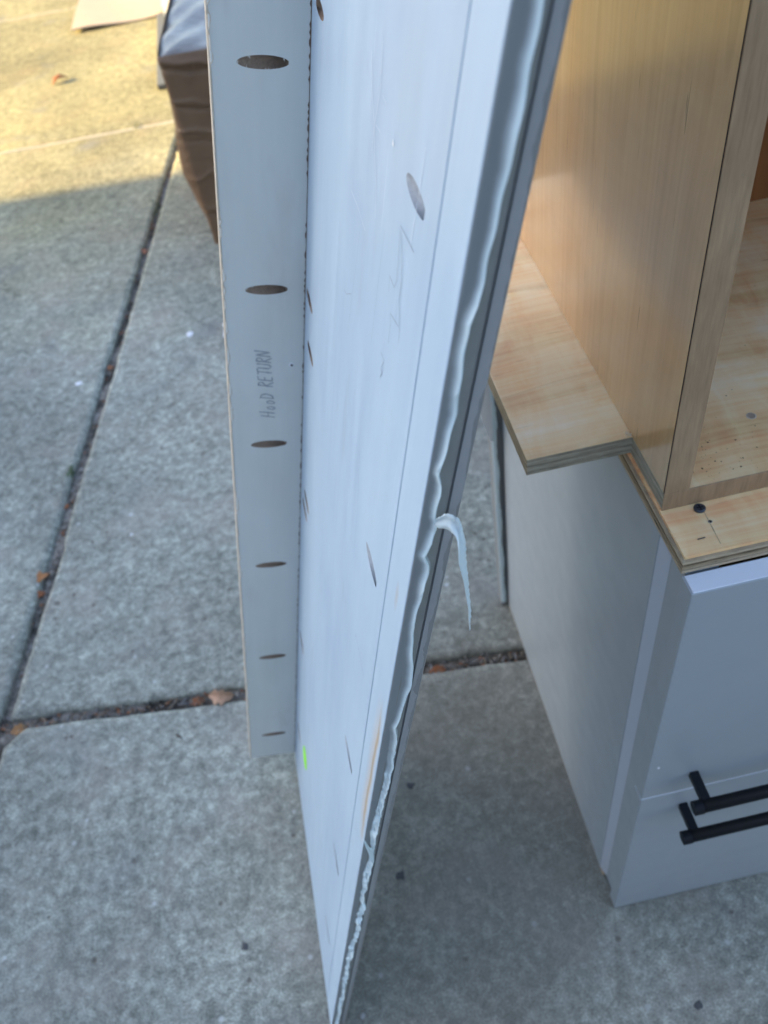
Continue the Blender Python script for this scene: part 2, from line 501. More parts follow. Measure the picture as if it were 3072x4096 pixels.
for a, b in ((y1, y2), (y2, y3)):
    slab([(JX(a, .006), SY(JX(a), a, .004)), (2.2, SY(2.2, a, .004)), (2.2, SY(2.2, b, -.004)), (JX(b, .006), SY(JX(b), b, -.004))])
    slab([(-3.1, SY(-3.1, a, .004)), (JX(a, -.006), SY(JX(a), a, .004)), (JX(b, -.006), SY(JX(b), b, -.004)), (-2.9, SY(-2.9, b, -.004))])
for (x0, x1, ya, yb) in ((2.22, 5.2, -2.6, .17), (2.22, 5.2, .195, 2.6), (2.22, 5.2, 2.63, 5.6), (-6.5, -3.65, -2.6, .75), (-6.5, -3.45, .80, 3.0), (-6.5, -3.2, 3.05, 6.0)):
    slab([(x0, ya), (x1, ya), (x1, yb), (x0, yb)])

# pale sand packed into the far shallow joints
def sand():
    bm = bmesh.new()
    for y in (y1, y2):
        prev = None
        for i in range(90):
            x = -3.0 + i*.06
            h = random.uniform(-.0035, -.0015)
            c = (bm.verts.new((x, SY(x, y, -.007), h)), bm.verts.new((x, SY(x, y, .007), h)))
            if prev: bm.faces.new((prev[0], c[0], c[1], prev[1]))
            prev = c
    r = bmesh.ops.extrude_face_region(bm, geom=list(bm.faces))
    bmesh.ops.translate(bm, vec=(0, 0, -.02), verts=[v for v in r['geom'] if isinstance(v, bmesh.types.BMVert)])
    bmesh.ops.recalc_face_normals(bm, faces=bm.faces)
    o = link('joint_sand', bm, plain('joint_sand', (.46, .41, .33), .95, .1, .15, 60), PAVE)
    o['kind'] = 'stuff'
sand()

def crumbs():
    """soil lumps, twigs and chaff lying in the joints"""
    bm = bmesh.new()
    mats = [DIRT, plain('chaff', (.24, .19, .14), .9, .1, .3, 200), LEAF, plain('grey_crumb', (.20, .19, .18), .9, .1, .3, 200)]
    for k in range(1300):
        if random.random() < .30:
            y = random.uniform(.5, 2.9); x = JX(y) + random.gauss(0, .0065)
        else:
            x = random.uniform(-.98, .2); y = HY(x) + random.gauss(0, .0065)
        r = random.uniform(.0012, .0048)
        z = -.0115 + random.uniform(0, .004)
        d = Vector((random.gauss(0, 1), random.gauss(0, 1), random.gauss(0, .4))).normalized()
        e = d.cross(Vector((0, 0, 1))).normalized()
        n = d.cross(e)
        L = r*random.choice((1, 1, 1.6, 3))
        c = Vector((x, y, z))
        vs = [bm.verts.new(c + d*L), bm.verts.new(c + e*r*.6), bm.verts.new(c - d*L), bm.verts.new(c - e*r*.6), bm.verts.new(c + n*r*.6), bm.verts.new(c - n*r*.6)]
        mi = random.choice((0, 0, 0, 1, 1, 2, 3, 3))
        for i in range(4):
            for t in (4, 5):
                f = bm.faces.new((vs[i], vs[(i+1) % 4], vs[t])); f.material_index = mi
    bmesh.ops.recalc_face_normals(bm, faces=bm.faces)
    return tag(link('joint_litter', bm, mats), 'crumbs of soil and chaff packed in the joints of the paving', 'litter', kind='stuff')
crumbs()

# ------------------------------------------------------------------ unseen buildings added to block sun and sky from the patio
def building(name, label, mw, w, d, H, wins, door):
    """plain rendered unseen building added for shade: front wall along local y=0 from x=0 to w, ridge along x"""
    h = empty(name, mat=mw)
    tag(h, label, 'shade_house')
    box('shade_wall', HOUSEW, h, 0, w, -d, 0, -.05, H-.2, 0)
    bm = bmesh.new()
    prof = [(-d-.2, H-.2), (.0, H-.2), (.0, H), (-d/2, H+d*.16), (-d-.2, H)]
    lo = [bm.verts.new((-.0, y, z)) for y, z in prof]; hi = [bm.verts.new((w, y, z)) for y, z in prof]
    for i in range(5): bm.faces.new((lo[i], lo[(i+1) % 5], hi[(i+1) % 5], hi[i]))
    bm.faces.new(lo); bm.faces.new(hi[::-1])
    bmesh.ops.recalc_face_normals(bm, faces=bm.faces)
    link('roof', bm, ROOFM, h)
    wf = plain('window_frame', (.75, .75, .74), .4)
    for x in wins:
        q = box('window', wf, h, x-.7, x+.7, -.02, .06, 1.0, 2.2, .005)
        box('pane', GLASS, q, x-.62, x+.62, .055, .066, 1.08, 2.12, 0)
    box('shade_door', plain('shade_door_paint', (.30, .32, .34), .4), h, door, door+.95, -.02, .05, 0, 2.05, .005)
building('shade_house', 'unseen tall stucco building added on the left to shade the near slabs',
         Matrix.Translation((-9.0, 3.34, 0)) @ Matrix.Rotation(rad(-90), 4, 'Z'), 13.0, 7.0, 6.2, (3, 6.5, 10), 8)
building('shade_house', 'unseen low stucco building added behind the camera to dim the cabinet fronts',
         Matrix.Translation((-6.0, -4.2, 0)), 12.0, 6.0, 2.8, (2, 9.5), 5)

# ------------------------------------------------------------------ leaning white panel with its return
PM = Matrix(((0.97551, -0.01163, 0.21964, -0.40160), (0.01218, 0.99993, -0.00117, -0.06179),
             (-0.21961, 0.00382, 0.97558, 0.0043), (0, 0, 0, 1)))
r3 = PM.to_3x3(); q3 = r3.to_quaternion().to_matrix().to_4x4(); q3.translation = PM.translation
PANEL = empty('cabinet_panel', mat=q3)
tag(PANEL, 'tall white panel with a drilled return, leaning on the cabinet, caulk torn along its edge', 'panel')
TOP = 1.30
YR = .3841

def drilled(name, mats, base, holes, r=.00475):
    """base: box limits; holes: (origin, direction, length) of slanted pocket drillings"""
    bm = bmesh.new(); add_box(bm, *base, 0.0004)
    a = link(name, bm, mats, None)
    bm = bmesh.new()
    for o, d, L in holes:
        o, d = Vector(o), Vector(d).normalized()
        cyl(bm, o - d*.05, o + d*L, r, 28)
        cyl(bm, o + d*(L-.001), o + d*(L+.008), .0021, 14)
    cme = link('cutter', bm, mats[1], None)
    md = a.modifiers.new('b', 'BOOLEAN'); md.operation = 'DIFFERENCE'; md.object = cme; md.solver = 'EXACT'
    md.material_mode = 'TRANSFER'
    bpy.context.view_layer.update()
    dg = bpy.context.evaluated_depsgraph_get()
    me = bpy.data.meshes.new_from_object(a.evaluated_get(dg))
    a.modifiers.clear(); a.data = me
    bpy.data.objects.remove(cme)
    a.parent = PANEL
    if len(mats) > 2:
        for p in me.polygons:
            if p.normal.x > .9 and p.material_index == 0 and p.center.x > .0185: p.material_index = 2
            elif p.material_index == 1 and p.center.y > .2: p.material_index = 3
    me.name = name
    return a

SL = math.tan(rad(15))
# main board: pockets run along y, the far row towards the return, the near row towards the strip
hp = []
for z in (1.24, 1.081, .858, .8138, .632, .609, .372, .14):
    yc = {1.24: .35, 1.081: .349, .858: .360, .8138: .347, .632: .343, .609: .354, .372: .349, .14: .35}[z]
    hp.append(((0, yc, z), (SL, 1, 0), .0155))
for z in (1.27, 1.0946, .8575, .6105, .385, .16):
    hp.append(((0, .0715, z), (SL, -1, 0), .0155))
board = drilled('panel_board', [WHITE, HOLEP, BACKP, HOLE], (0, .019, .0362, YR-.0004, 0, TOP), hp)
hr = []
for z in (1.22, 1.036, .8544, .6766, .486, .293, .0828):
    hr.append(((-.0333, YR, z), (1, SL, 0), .0172))
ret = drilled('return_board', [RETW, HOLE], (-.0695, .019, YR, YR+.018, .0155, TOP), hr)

def hole_fibres():
    """torn paint and fibres standing on the rims of the larger pocket holes"""
    bm = bmesh.new()
    for z in (1.036, .8544, .6766, .486):
        for k in range(17):
            a = random.uniform(0, 2*math.pi)
            if math.sin(a) < 0 and random.random() < .55: continue
            cx_, cz = -.0333 + .0178*math.cos(a), z + .00475*math.sin(a)
            if cx_ > -.0158: continue
            L = random.uniform(.0004, .0019)*(1.3 if z > 1 else .7)
            d = Vector((random.gauss(0, .25), random.uniform(-.5, .3), -math.copysign(1, math.sin(a)))).normalized()*L
            p = Vector((cx_, YR-.0003, cz))
            w = Vector((random.uniform(.0002, .0006), 0, 0))
            bm.faces.new([bm.verts.new(v) for v in (p-w, p+w, p+d)])
    link('hole_fibres', bm, plain('torn_fibre', (.62, .56, .48), .9, .1), PANEL)['kind'] = 'stuff'
hole_fibres()
def nail_chip():
    bm = bmesh.new()
    cyl(bm, (-.0119, YR-.0003, .7744), (-.0119, YR+.0006, .7744), .0022, 14)
    o = link('nail_chip', bm, WHITEP, PANEL)
    bm = bmesh.new()
    cyl(bm, (-.0113, YR-.0005, .7738), (-.0113, YR+.0002, .7738), .0013, 12)
    link('nail_hole', bm, plain('nail_dark', (.08, .08, .08), .8), o)
nail_chip()

def chipped_edge():
    """raw, chipped left edge of the return"""
    bm = bmesh.new()
    prev = None
    n = 420
    chip = 0
    for i in range(n+1):
        z = .0155 + (TOP-.0155)*i/n
        if random.random() < .12: chip = random.uniform(.0006, .0024)
        elif random.random() < .5: chip *= .25
        xf = -.0695 + .0003 + chip
        c = [bm.verts.new(p) for p in ((xf, YR-.0003, z), (-.0703, YR-.0003 if chip < .0004 else YR+.0012, z), (-.0708, YR+.002, z), (-.0708, YR+.018, z), (-.0690, YR+.0185, z))]
        if prev:
            for a in range(4): bm.faces.new((prev[a], prev[a+1], c[a+1], c[a]))
        prev = c
    bmesh.ops.recalc_face_normals(bm, faces=bm.faces)
    link('raw_edge', bm, RAWEDGE, PANEL)
chipped_edge()

def corner_seam():
    """dirty seam where the panel meets the return"""
    bm = bmesh.new(); prev = None
    for i in range(500):
        z = .02 + (TOP-.03)*i/499
        w = random.choice((.0003, .0003, .0005, .0012)) 
        c = [bm.verts.new((-.0003 - w, YR-.0002, z)), bm.verts.new((-.0002, YR-.0004 - w*.3, z))]
        if prev: bm.faces.new((prev[0], prev[1], c[1], c[0]))
        prev = c
    link('corner_seam', bm, GROOVE, PANEL)
corner_seam()

# front strip, separated from the board by a dirty groove
bm = bmesh.new()
add_box(bm, 0, .0117, 0, .0350, .0, TOP, .0007, 2)
link('edge_strip', bm, [STRIP], PANEL)
box('groove', GROOVE, PANEL, .0022, .0117, .0350, .0362, 0, TOP, 0)
# grey-painted front face, caulk and the darker board beside it
def front_film():
    bm = bmesh.new()
    n = 300; prev = None
    for i in range(n+1):
        z = .002 + (TOP-.004)*i/n
        c = [bm.verts.new((.0004 + random.uniform(0, .00012), -.0001, z)), bm.verts.new((.0009, -.00045, z)), bm.verts.new((.0052, -.00045, z)), bm.verts.new((.0112, -.00045, z)), bm.verts.new((.0116 + random.uniform(0, .0002), .0005, z))]
        if prev:
            for a in range(4):
                f = bm.faces.new((prev[a], c[a], c[a+1], prev[a+1])); f.material_index = int(a > 1)
        prev = c
    bmesh.ops.recalc_face_normals(bm, faces=bm.faces)
    link('front_paint', bm, [GREYE, RESID], PANEL)
front_film()
bm = bmesh.new()
prof = [(.0120, .0020), (.0129, .0020), (.0131, .0010), (.0183, .0012), (.0190, .0022), (.0190, .0350), (.0120, .0350)]
prism(bm, prof, 0, TOP)
bmesh.ops.recalc_face_normals(bm, faces=bm.faces)
link('edge_board', bm, DKGREY, PANEL)

def ragged_film():
    """lighter paint on the edge board, ending in a torn line"""
    bm = bmesh.new(); prev = None; w = 0
    n = 620
    for i in range(n+1):
        z = .004 + (TOP-.01)*i/n
        w = .86*w + random.gauss(0, .00034)
        if random.random() < .02: w += random.choice((-.0012, .0009))
        amp = 1.0 if z > .60 else .35
        xr = max(.0140, min(.0181, .0168 + (.0006 if z > 1.05 else 0) + w*amp))
        xl = .0132 + random.uniform(0, .00012)
        c = [bm.verts.new((xl, .0006, z)), bm.verts.new((xr, .0006, z)), bm.verts.new((xr+.00015, .0013, z))]
        if prev:
            for a in range(2): bm.faces.new((prev[a], c[a], c[a+1], prev[a+1]))
        prev = c
    bmesh.ops.recalc_face_normals(bm, faces=bm.faces)
    link('torn_paint', bm, plain('torn_grey_paint', (.31, .313, .312), .45, .4, .08, 120, .1), PANEL)
ragged_film()

RIDGE = [(0.0, .0075), (0.1572, 0.0072), (0.2266, 0.0069), (0.3112, 0.0053), (0.3642, 0.0083), (0.4266, 0.0093), (0.4597, 0.0092), (0.5099, 0.0076),
 (0.5416, 0.0072), (0.5769, 0.0089), (0.6217, 0.0077), (0.6384, 0.0081), (0.6513, 0.0083), (0.6624, 0.0084), (0.6792, 0.0086), (0.6996, 0.0087),
 (0.716, 0.0101), (0.7282, 0.0099), (0.7414, 0.0095), (0.7543, 0.0086), (0.7689, 0.0086), (0.7785, 0.008), (0.7881, 0.0064), (0.802, 0.0084),
 (0.8188, 0.0095), (0.8328, 0.0107), (0.8465, 0.0107), (0.8609, 0.0088), (0.8747, 0.0072), (0.8823, 0.0069), (0.8972, 0.0055), (0.9082, 0.0061),
 (0.9225, 0.0067), (0.9326, 0.0069), (0.9396, 0.0078), (0.945, 0.0074), (0.9514, 0.0046), (0.9595, 0.006), (0.9706, 0.0078), (0.9746, 0.0073),
 (0.9787, 0.0057), (0.9862, 0.0057), (0.9943, 0.0059), (1.0001, 0.0054), (1.0065, 0.0037), (1.0139, 0.0044), (1.0391, 0.0064), (1.0505, 0.0057),
 (1.0622, 0.005), (1.0707, 0.0047), (1.083, 0.0045), (1.0907, 0.0063), (1.0997, 0.0070), (1.1069, 0.007), (1.123, 0.0075), (1.1403, 0.008),
 (1.1626, 0.0083), (1.1915, 0.0082), (1.3, .0085), (1.9, .0080)]
def caulk_film():
    m = M('caulk_film', .36, .5)
    a = m.n('ShaderNodeAttribute'); a.attribute_name = 'thickness'
    n = m.noise(160, 4, .6)
    f = m.math('ADD', a.outputs['Fac'], m.math('MULTIPLY', m.math('SUBTRACT', n, .5), .25))
    m.col(m.ramp(f, [(.05, (.222, .242, .245)), (.45, (.40, .47, .49)), (.95, (.66, .78, .80))]))
    m.bump(n, .12, .0006)
    return m.m

def caulk():
    """bead smeared on the grey face, its free edge curling up in a wavy lip"""
    bm = bmesh.new(); prev = None
    lay = bm.verts.layers.float.new('thickness')
    n = 1500
    lump = 0; lip = .0012
    blobs = [(random.uniform(.03, .735), random.uniform(.0004, .0034), random.uniform(.0012, .0042), random.uniform(.0006, .0013), random.uniform(.0006, .0026)) for _ in range(85)]
    blobs += [(random.uniform(.735, 1.06), random.uniform(.0, .0010), random.uniform(.0012, .003), random.uniform(.0004, .0008), random.uniform(.0003, .0010)) for _ in range(22)]
    for i in range(n+1):
        z = .006 + (1.285-.006)*i/n
        low = max(0, min(1, (.80 - z)/.12))
        if random.random() < .10: lump_t = random.choice((-1, 1))*random.uniform(.0002, .0022)*low
        elif i == 0: lump_t = 0
        lump += (lump_t - lump)*.30
        x = interp(RIDGE, z) + lump*.55 + .0002*math.sin(z*310) + .0003
        x = min(x, .0124)
        lip = .0017 + .0006*math.sin(z*83) + .0004*math.sin(z*197+1) + abs(lump)*.9
        back = .0046 + .0009*math.sin(z*61) - low*.0012
        out = .0006 + .0006*(.5+.5*math.sin(z*47+2))
        pts = []
        for u in (1.0, .86, .72, .6, .48, .37, .27, .18, .10, .04):
            pts.append((max(.0007 + .0002*(1-u), x-back*u), -.0005 - (.0010+lip)*(1-u)**2.2))
        pts += [(x, -.0013-lip), (x+.00025, -.0012-lip), (x+.0002, -.0004-lip*.45), (x-.0002, -.0005), (min(x+out, .0112), -.00055), (min(x+out+.0004, .0114), -.00040)]
        thick = [0, .01, .04, .12, .25, .42, .65, .85, 1, 1, 1, 1, .75, .45, .3, .2]
        q_ = []
        for k_, (px, py) in enumerate(pts):
            b_ = 0
            if 1 <= k_ <= 11:
                for (bz, bo, rz, rxx, h_) in blobs:
                    dz = (z-bz)/rz
                    if abs(dz) < 2.5: b_ += h_*math.exp(-dz*dz - ((px-(x-bo))/rxx)**2)
                w_ = low*min(1, max(0, (px-(x-.0042))/.0010))
                py -= w_*(.0006 + .0007*math.sin(z*640+px*3000)*math.sin(z*290))
                thick[k_] = max(thick[k_], min(1, w_*.8 + b_*900))
            q_.append((px, py - b_))
        pts = q_
        c = [bm.verts.new((px, py, z)) for px, py in pts]
        for v, t in zip(c, thick): v[lay] = t
        if prev:
            for a in range(len(c)-1): bm.faces.new((prev[a], c[a], c[a+1], prev[a+1]))
        prev = c
    bmesh.ops.recalc_face_normals(bm, faces=bm.faces)
    return link('caulk_bead', bm, caulk_film(), PANEL, True)
bead = caulk()

def catmull(P, n):
    out = []
    for i in range(len(P)-1):
        p0, p1, p2, p3 = P[max(0, i-1)], P[i], P[i+1], P[min(len(P)-1, i+2)]
        for k in range(n):
            t = k/n
            out.append(.5*((2*p1) + (p2-p0)*t + (2*p0-5*p1+4*p2-p3)*t*t + (3*p1-p0-3*p2+p3)*t**3))
    out.append(P[-1]); return out
def ribbon(name, m, parent, A, B, thick, fold=.0012):
    A = catmull([Vector(a) for a in A], 8); B = catmull([Vector(b) for b in B], 8)
    bm = bmesh.new(); prev = None
    for k, (a, b) in enumerate(zip(A, B)):
        q_ = min(1, (a-b).length/.004)
        mid = a*.42 + b*.58 + Vector((0, fold*.6*q_, 0)); b = b + Vector((0, -fold*2.6*q_, 0))
        if random.random() < .25: a = a + (b-a)*random.uniform(0, .12)
        j = Vector((random.gauss(0, .00012), 0, random.gauss(0, .00012)))
        c = [bm.verts.new(v) for v in (a+j, a*.5+mid*.5+Vector((0, -fold*.25*q_, 0)), mid, b*.5+mid*.5+Vector((0, -fold*.15*q_, 0)), b)]
        if prev:
            for q in range(4): bm.faces.new((prev[q], prev[q+1], c[q+1], c[q]))
        prev = c
    o = link(name, bm, m, parent, True)
    md = o.modifiers.new('thickness', 'SOLIDIFY'); md.thickness = thick; md.offset = 0
    return o
UPE = [(0.0066, -0.0012, 0.9760), (0.008, -0.008, 0.9875), (0.0106, -0.011, 0.9893), (0.0132, -0.012, 0.9882), (0.016, -0.012, 0.9819), (0.0188, -0.012, 0.9729),
       (0.0214, -0.012, 0.9604), (0.0244, -0.012, 0.9472), (0.0279, -0.012, 0.9315), (0.0312, -0.012, 0.9158), (0.0322, -0.012, 0.9077), (0.0333, -0.012, 0.9000)]
LOE = [(0.0070, -0.0012, 0.9740), (0.0098, -0.006, 0.9786), (0.0117, -0.009, 0.9791), (0.0136, -0.011, 0.9772), (0.0144, -0.014, 0.9735), (0.0158, -0.015, 0.9648),
       (0.0185, -0.015, 0.9561), (0.0208, -0.015, 0.949), (0.0237, -0.015, 0.9379), (0.0268, -0.015, 0.9263), (0.0296, -0.014, 0.9139), (0.0333, -0.012, 0.8999)]
o = ribbon('peeled_strip', CAULK, bead, UPE, LOE, .00045)
o['label'] = 'strip of caulk peeled away and dangling'
ribbon('torn_flap', CAULK, bead, [(.0085, -.002, .598), (.0040, -.004, .606), (.0012, -.004, .6145), (-.0012, -.004, .622)],
       [(.0095, -.003, .578), (.0060, -.006, .588), (.0030, -.005, .604), (-.0014, -.004, .6215)], .0006)

# pencil writing on the return: HOOD RETURN, reading upwards
FONT = {'H': [[(0, 0), (.1, 1)], [(.6, 0), (.65, 1.1)], [(0, .45), (.75, .5)]],
        'O': [[(.3, .15), (.08, .4), (.15, .75), (.4, .85), (.6, .6), (.5, .25), (.3, .15)]],
        'D': [[(.1, 0), (.12, .95)], [(0, .95), (.5, .85), (.7, .5), (.5, .12), (.05, 0)]],
        'R': [[(.1, 0), (.15, 1)], [(.1, 1), (.55, .95), (.6, .7), (.15, .5), (.7, -.05)]],
        'E': [[(.6, 1), (.1, .95), (.08, 0), (.6, .02)], [(.1, .5), (.5, .55)]],
        'T': [[(.35, 0), (.4, .98)], [(0, .95), (.8, 1)]],
        'U': [[(.08, .95), (.08, .2), (.35, .0), (.6, .2), (.62, 1)]],
        'N': [[(.05, 0), (.1, 1), (.6, .05), (.68, 1.1)]]}
def note():
    L = []; z = .7120
    for ch in 'HOOD RETURN':
        if ch == ' ': z += .0075; continue
        s = .0135 if ch not in 'O' else .011
        adv = .0070 if ch not in 'H' else .0085
        for line in FONT[ch]:
            L.append([(-.0275 - v*s - (z-.712)*.045 + (.0025 if ch == 'O' else 0), z + u*s*.62 + v*.0022) for u, v in line])
        z += adv
    strokes('pencil_note', PENCIL, PANEL, L, lambda a, b: (a, YR-.0005, b), .0011)
note()
def scribbles():
    L = [[(0.0628, 1.0741), (0.0894, 1.0721), (0.0855, 1.0465), (0.0885, 1.0414), (0.0992, 1.041), (0.0979, 1.0332)],
         [(0.0874, 1.0723), (0.0774, 1.0526), (0.0774, 1.0411), (0.0708, 1.0305), (0.0696, 1.0235)],
         [(0.0729, 1.0301), (0.0905, 1.0258), (0.088, 1.0206), (0.0884, 1.0098)],
         [(0.1009, 0.9952), (0.0917, 0.9964), (0.0992, 0.9859), (0.0929, 0.9884), (0.0982, 0.9813)],
         [(0.2083, 0.9641), (0.2012, 0.9658), (0.1863, 0.9754)], [(.0905, .7521), (.089, .760), (.078, .757), (.0551, .7557)]]
    strokes('pencil_marks', SCUFF, PANEL, L, lambda a, b: (-.0004, a, b), .00045)['kind'] = 'stuff'
    L = [[(0.1756, 1.0222), (0.1796, 0.995), (0.1848, 0.9715), (0.1897, 0.9436)], [(0.1177, 1.0545), (0.12, 1.0315), (0.1244, 0.9842)],
         [(.128, .90), (.120, .86), (.118, .82)], [(.21, .88), (.205, .85)], [(.165, .70), (.160, .672)]]
    strokes('thin_pencil_marks', SCUFF, PANEL, L, lambda a, b: (-.0004, a, b), .00022)['kind'] = 'stuff'
    L = [[(0.1771, 1.1138), (0.1704, 1.0982), (0.1588, 1.087), (0.16, 1.0738)], [(0.1554, 1.1256), (0.1519, 1.1055), (0.1588, 1.087), (0.1515, 1.0728), (0.1437, 1.0634), (0.1407, 1.0482)],
         [(0.1461, 1.1055), (0.1367, 1.1053)], [(0.1557, 1.0883), (0.1446, 1.0894)], [(0.2068, 1.0302), (0.1869, 1.0315), (0.1615, 1.0301)],
         [(0.0640, 1.118), (0.0660, 1.098)], [(0.0668, 1.095), (0.0690, 1.074)], [(.150, .845), (.146, .83)], [(.102, .640), (.100, .628)]]
    sw = plain('bright_scratch', (.64, .70, .76), .5, .3, .05)
    strokes('scratches', sw, PANEL, L, lambda a, b: (-.00035, a, b), .0006)['kind'] = 'stuff'
    strokes('chip_mark', plain('pale_chip', (.85, .85, .83), .6), PANEL, [[(0.1188, 1.0963), (0.1160, 1.0959)]], lambda a, b: (-.0004, a, b), .0020)
scribbles()
def sticker():
    bm = bmesh.new()
    n = 28
    c = [bm.verts.new((-.0006, .287 + .0155*math.cos(k*2*math.pi/n), .186 + .0185*math.sin(k*2*math.pi/n))) for k in range(n)]
    bm.faces.new(c[::-1])
    r = bmesh.ops.extrude_face_region(bm, geom=list(bm.faces))
    bmesh.ops.translate(bm, vec=(.0005, 0, 0), verts=[v for v in r['geom'] if isinstance(v, bmesh.types.BMVert)])
    bmesh.ops.recalc_face_normals(bm, faces=bm.faces)
    link('round_sticker', bm, STICK, PANEL)
sticker()
# stick that props the panel off the cabinet, near its top edge
box('prop_stick', plain('prop_wood', (.55, .42, .28), .7), PANEL, .0192, .118, .16, .18, 1.262, 1.282, .001)
# splintered corner at the foot
def foot_splinter():
    bm = bmesh.new()
    for k in range(26):
        c = Vector((random.uniform(.002, .017), random.uniform(-.006, .002), random.uniform(.0, .012)))
        d = Vector((random.gauss(0, 1), random.gauss(0, .5), random.gauss(0, .5))).normalized()*random.uniform(.002, .005)
        e = Vector((random.gauss(0, 1), random.gauss(0, 1), random.gauss(0, 1))).normalized()*.0012
        vs = [bm.verts.new(v) for v in (c-d, c+e, c+d, c-e, c+d.cross(e).normalized()*.0012)]
        bm.faces.new(vs[:4]); bm.faces.new((vs[0], vs[1], vs[4])); bm.faces.new((vs[1], vs[2], vs[4]))
    link('splintered_foot', bm, RAWEDGE, PANEL)
foot_splinter()

# ------------------------------------------------------------------ grey base cabinet
BASE = empty('base_cabinet')
tag(BASE, 'grey base cabinet with drawers and black bar handles under a bare plywood top', 'cabinet')
box('side_panel', GREY, BASE, 0, .018, .0560, .5150, .004, .7400, .0006)
box('bottom_edge', KRAFT, BASE, .0006, .018, .045, .5150, .0003, .0039, 0)
bm = bmesh.new()
prism(bm, [(.0050, .0420), (.0050, .0200), (.030, .0200), (.030, .0420)], .004, .7398)
bmesh.ops.recalc_face_normals(bm, faces=bm.faces)
link('face_frame', bm, GREY, BASE)
bm = bmesh.new()
prism(bm, [(.0004, .0553), (.0050, .0422), (.030, .0422), (.030, .0553)], .004, .7398)
bmesh.ops.recalc_face_normals(bm, faces=bm.faces)
link('bevelled_edge', bm, grey_paint('lit_bevel', (.56, .58, .63), .35), BASE)  # light falling on the bevel is put into its paler grey
box('back_panel', plain('cabinet_back', (.35, .28, .2), .7), BASE, .018, .590, .500, .5148, .004, .7395, 0)
box('side_panel', GREY, BASE, .590, .608, .0560, .5150, .004, .7400, .0006)
box('floor_panel', PLYPALE, BASE, .018, .590, .056, .500, .02, .038, 0)
box('drawer_front', GREY, BASE, .0006, .6070, 0.0, .0176, .3745, .7380, .0010, 2)
box('drawer_front', GREY, BASE, .0006, .6070, 0.0, .0176, .0030, .3712, .0010, 2)
box('drawer_sheen', SHEENG, BASE, .0022, .6054, .0010, .0166, .7376, .7386, .0003)  # bright sheen of the drawer tops painted as pale strips
box('drawer_sheen', SHEENG, BASE, .0022, .6054, .0010, .0166, .3706, .3718, .0003)
for x, y, z in ((.0640, .0004, .7384), (.1290, .0045, .7387), (.0105, -.0002, .4460), (.1420, .0002, .3722)):
    bm = bmesh.new()
    cyl(bm, (x, y-.0004, z), (x, y+.0004, z), random.uniform(.0008, .0016), 7)
    link('paint_chip', bm, WHITEP, BASE)
for zc in (.4130, .3335):
    h = bmesh.new()
    cyl(h, (.0425, -.0335, zc), (.5635, -.0335, zc), .0063, 32)
    hb = link('handle', h, BLACK, BASE)
    for p in hb.data.polygons: p.use_smooth = len(p.vertices) == 4
    c = bmesh.new()
    cyl(c, (.0355, -.0335, zc), (.0445, -.0335, zc), .0070, 32)
    link('end_cap', c, BLACK, hb)
    c = bmesh.new()
    cyl(c, (.5615, -.0335, zc), (.5705, -.0335, zc), .0070, 32)
    link('end_cap', c, BLACK, hb)
    for x in (.0500, .5560):
        box('post', BLACK, hb, x-.0045, x+.0045, -.0335, -.0002, zc-.0045, zc+.0045, .0006)
# plywood top made of plies, each slightly proud or short of the next
TOPW = empty('plywood_top'); TOPW.parent = BASE
zz = [.7402, .7437, .7468, .7494, .7525, .7553, .7580]
off = [.0000, .0004, -.0008, .0003, -.0012, .0009]
tint = [PLYE, PLYE, PLYDARK, PLYE, PLYE, PLYPALE]
for k in range(6):
    bm = bmesh.new()
    add_box(bm, off[k], .610-off[k], .0176+off[k]*1.1, .545, zz[k], zz[k+1], .0002)
    o = link('ply', bm, tint[k], TOPW)
ZT = .7580
def screw():
    bm = bmesh.new()
    cyl(bm, (.0285, .0575, ZT-.002), (.0285, .0575, ZT+.0012), .0043, 28)
    cyl(bm, (.0285, .0575, ZT+.0012), (.0285, .0575, ZT+.0018), .0043, 28, .0034)
    o = link('screw', bm, STEEL, TOPW)
    b = bmesh.new()
    add_box(b, .0285-.0024, .0285+.0024, .0575-.0005, .0575+.0005, ZT+.0015, ZT+.0020)
    add_box(b, .0285-.0005, .0285+.0005, .0575-.0024, .0575+.0024, ZT+.0015, ZT+.00205)
    b2 = link('screw_slot', b, plain('slot', (.004, .004, .005), .8), TOPW)
screw()
def pit(name, m, parent, x, y, z, r):
    """small countersunk hole: dark funnel with a pale torn rim"""
    bm = bmesh.new()
    n = 20
    ro = [bm.verts.new((x+r*1.25*math.cos(k*2*math.pi/n)*random.uniform(.95, 1.1), y+r*1.25*math.sin(k*2*math.pi/n), z+.0002)) for k in range(n)]
    ri = [bm.verts.new((x+r*math.cos(k*2*math.pi/n), y+r*math.sin(k*2*math.pi/n), z+.0004)) for k in range(n)]
    bo = [bm.verts.new((x+r*.55*math.cos(k*2*math.pi/n), y+r*.55*math.sin(k*2*math.pi/n), z+.00025)) for k in range(n)]
    for k in range(n):
        j = (k+1) % n
        bm.faces.new((ro[k], ro[j], ri[j], ri[k]))
        f = bm.faces.new((ri[k], ri[j], bo[j], bo[k])); f.material_index = 1
    f = bm.faces.new(bo); f.material_index = 1
    return link(name, bm, m, parent)
HOLED = plain('hole_shadow', (.05, .04, .035), .9, .1)
pit('nail_hole', [RAWEDGE, HOLED], TOPW, .0305, .0440, ZT, .0013)
bm = bmesh.new()
cyl(bm, (.0154, .0310, ZT+.0006), (.0209, .0312, ZT+.0006), .0004, 8)
link('staple', bm, STEEL, TOPW)
strokes('pencil_line', plain('pencil_on_wood', (.30, .235, .165), .7), TOPW, [[(.0302, .0545), (.0296, .040), (.0288, .0232)]], lambda a, b: (a, b, ZT+.0003), .0004)

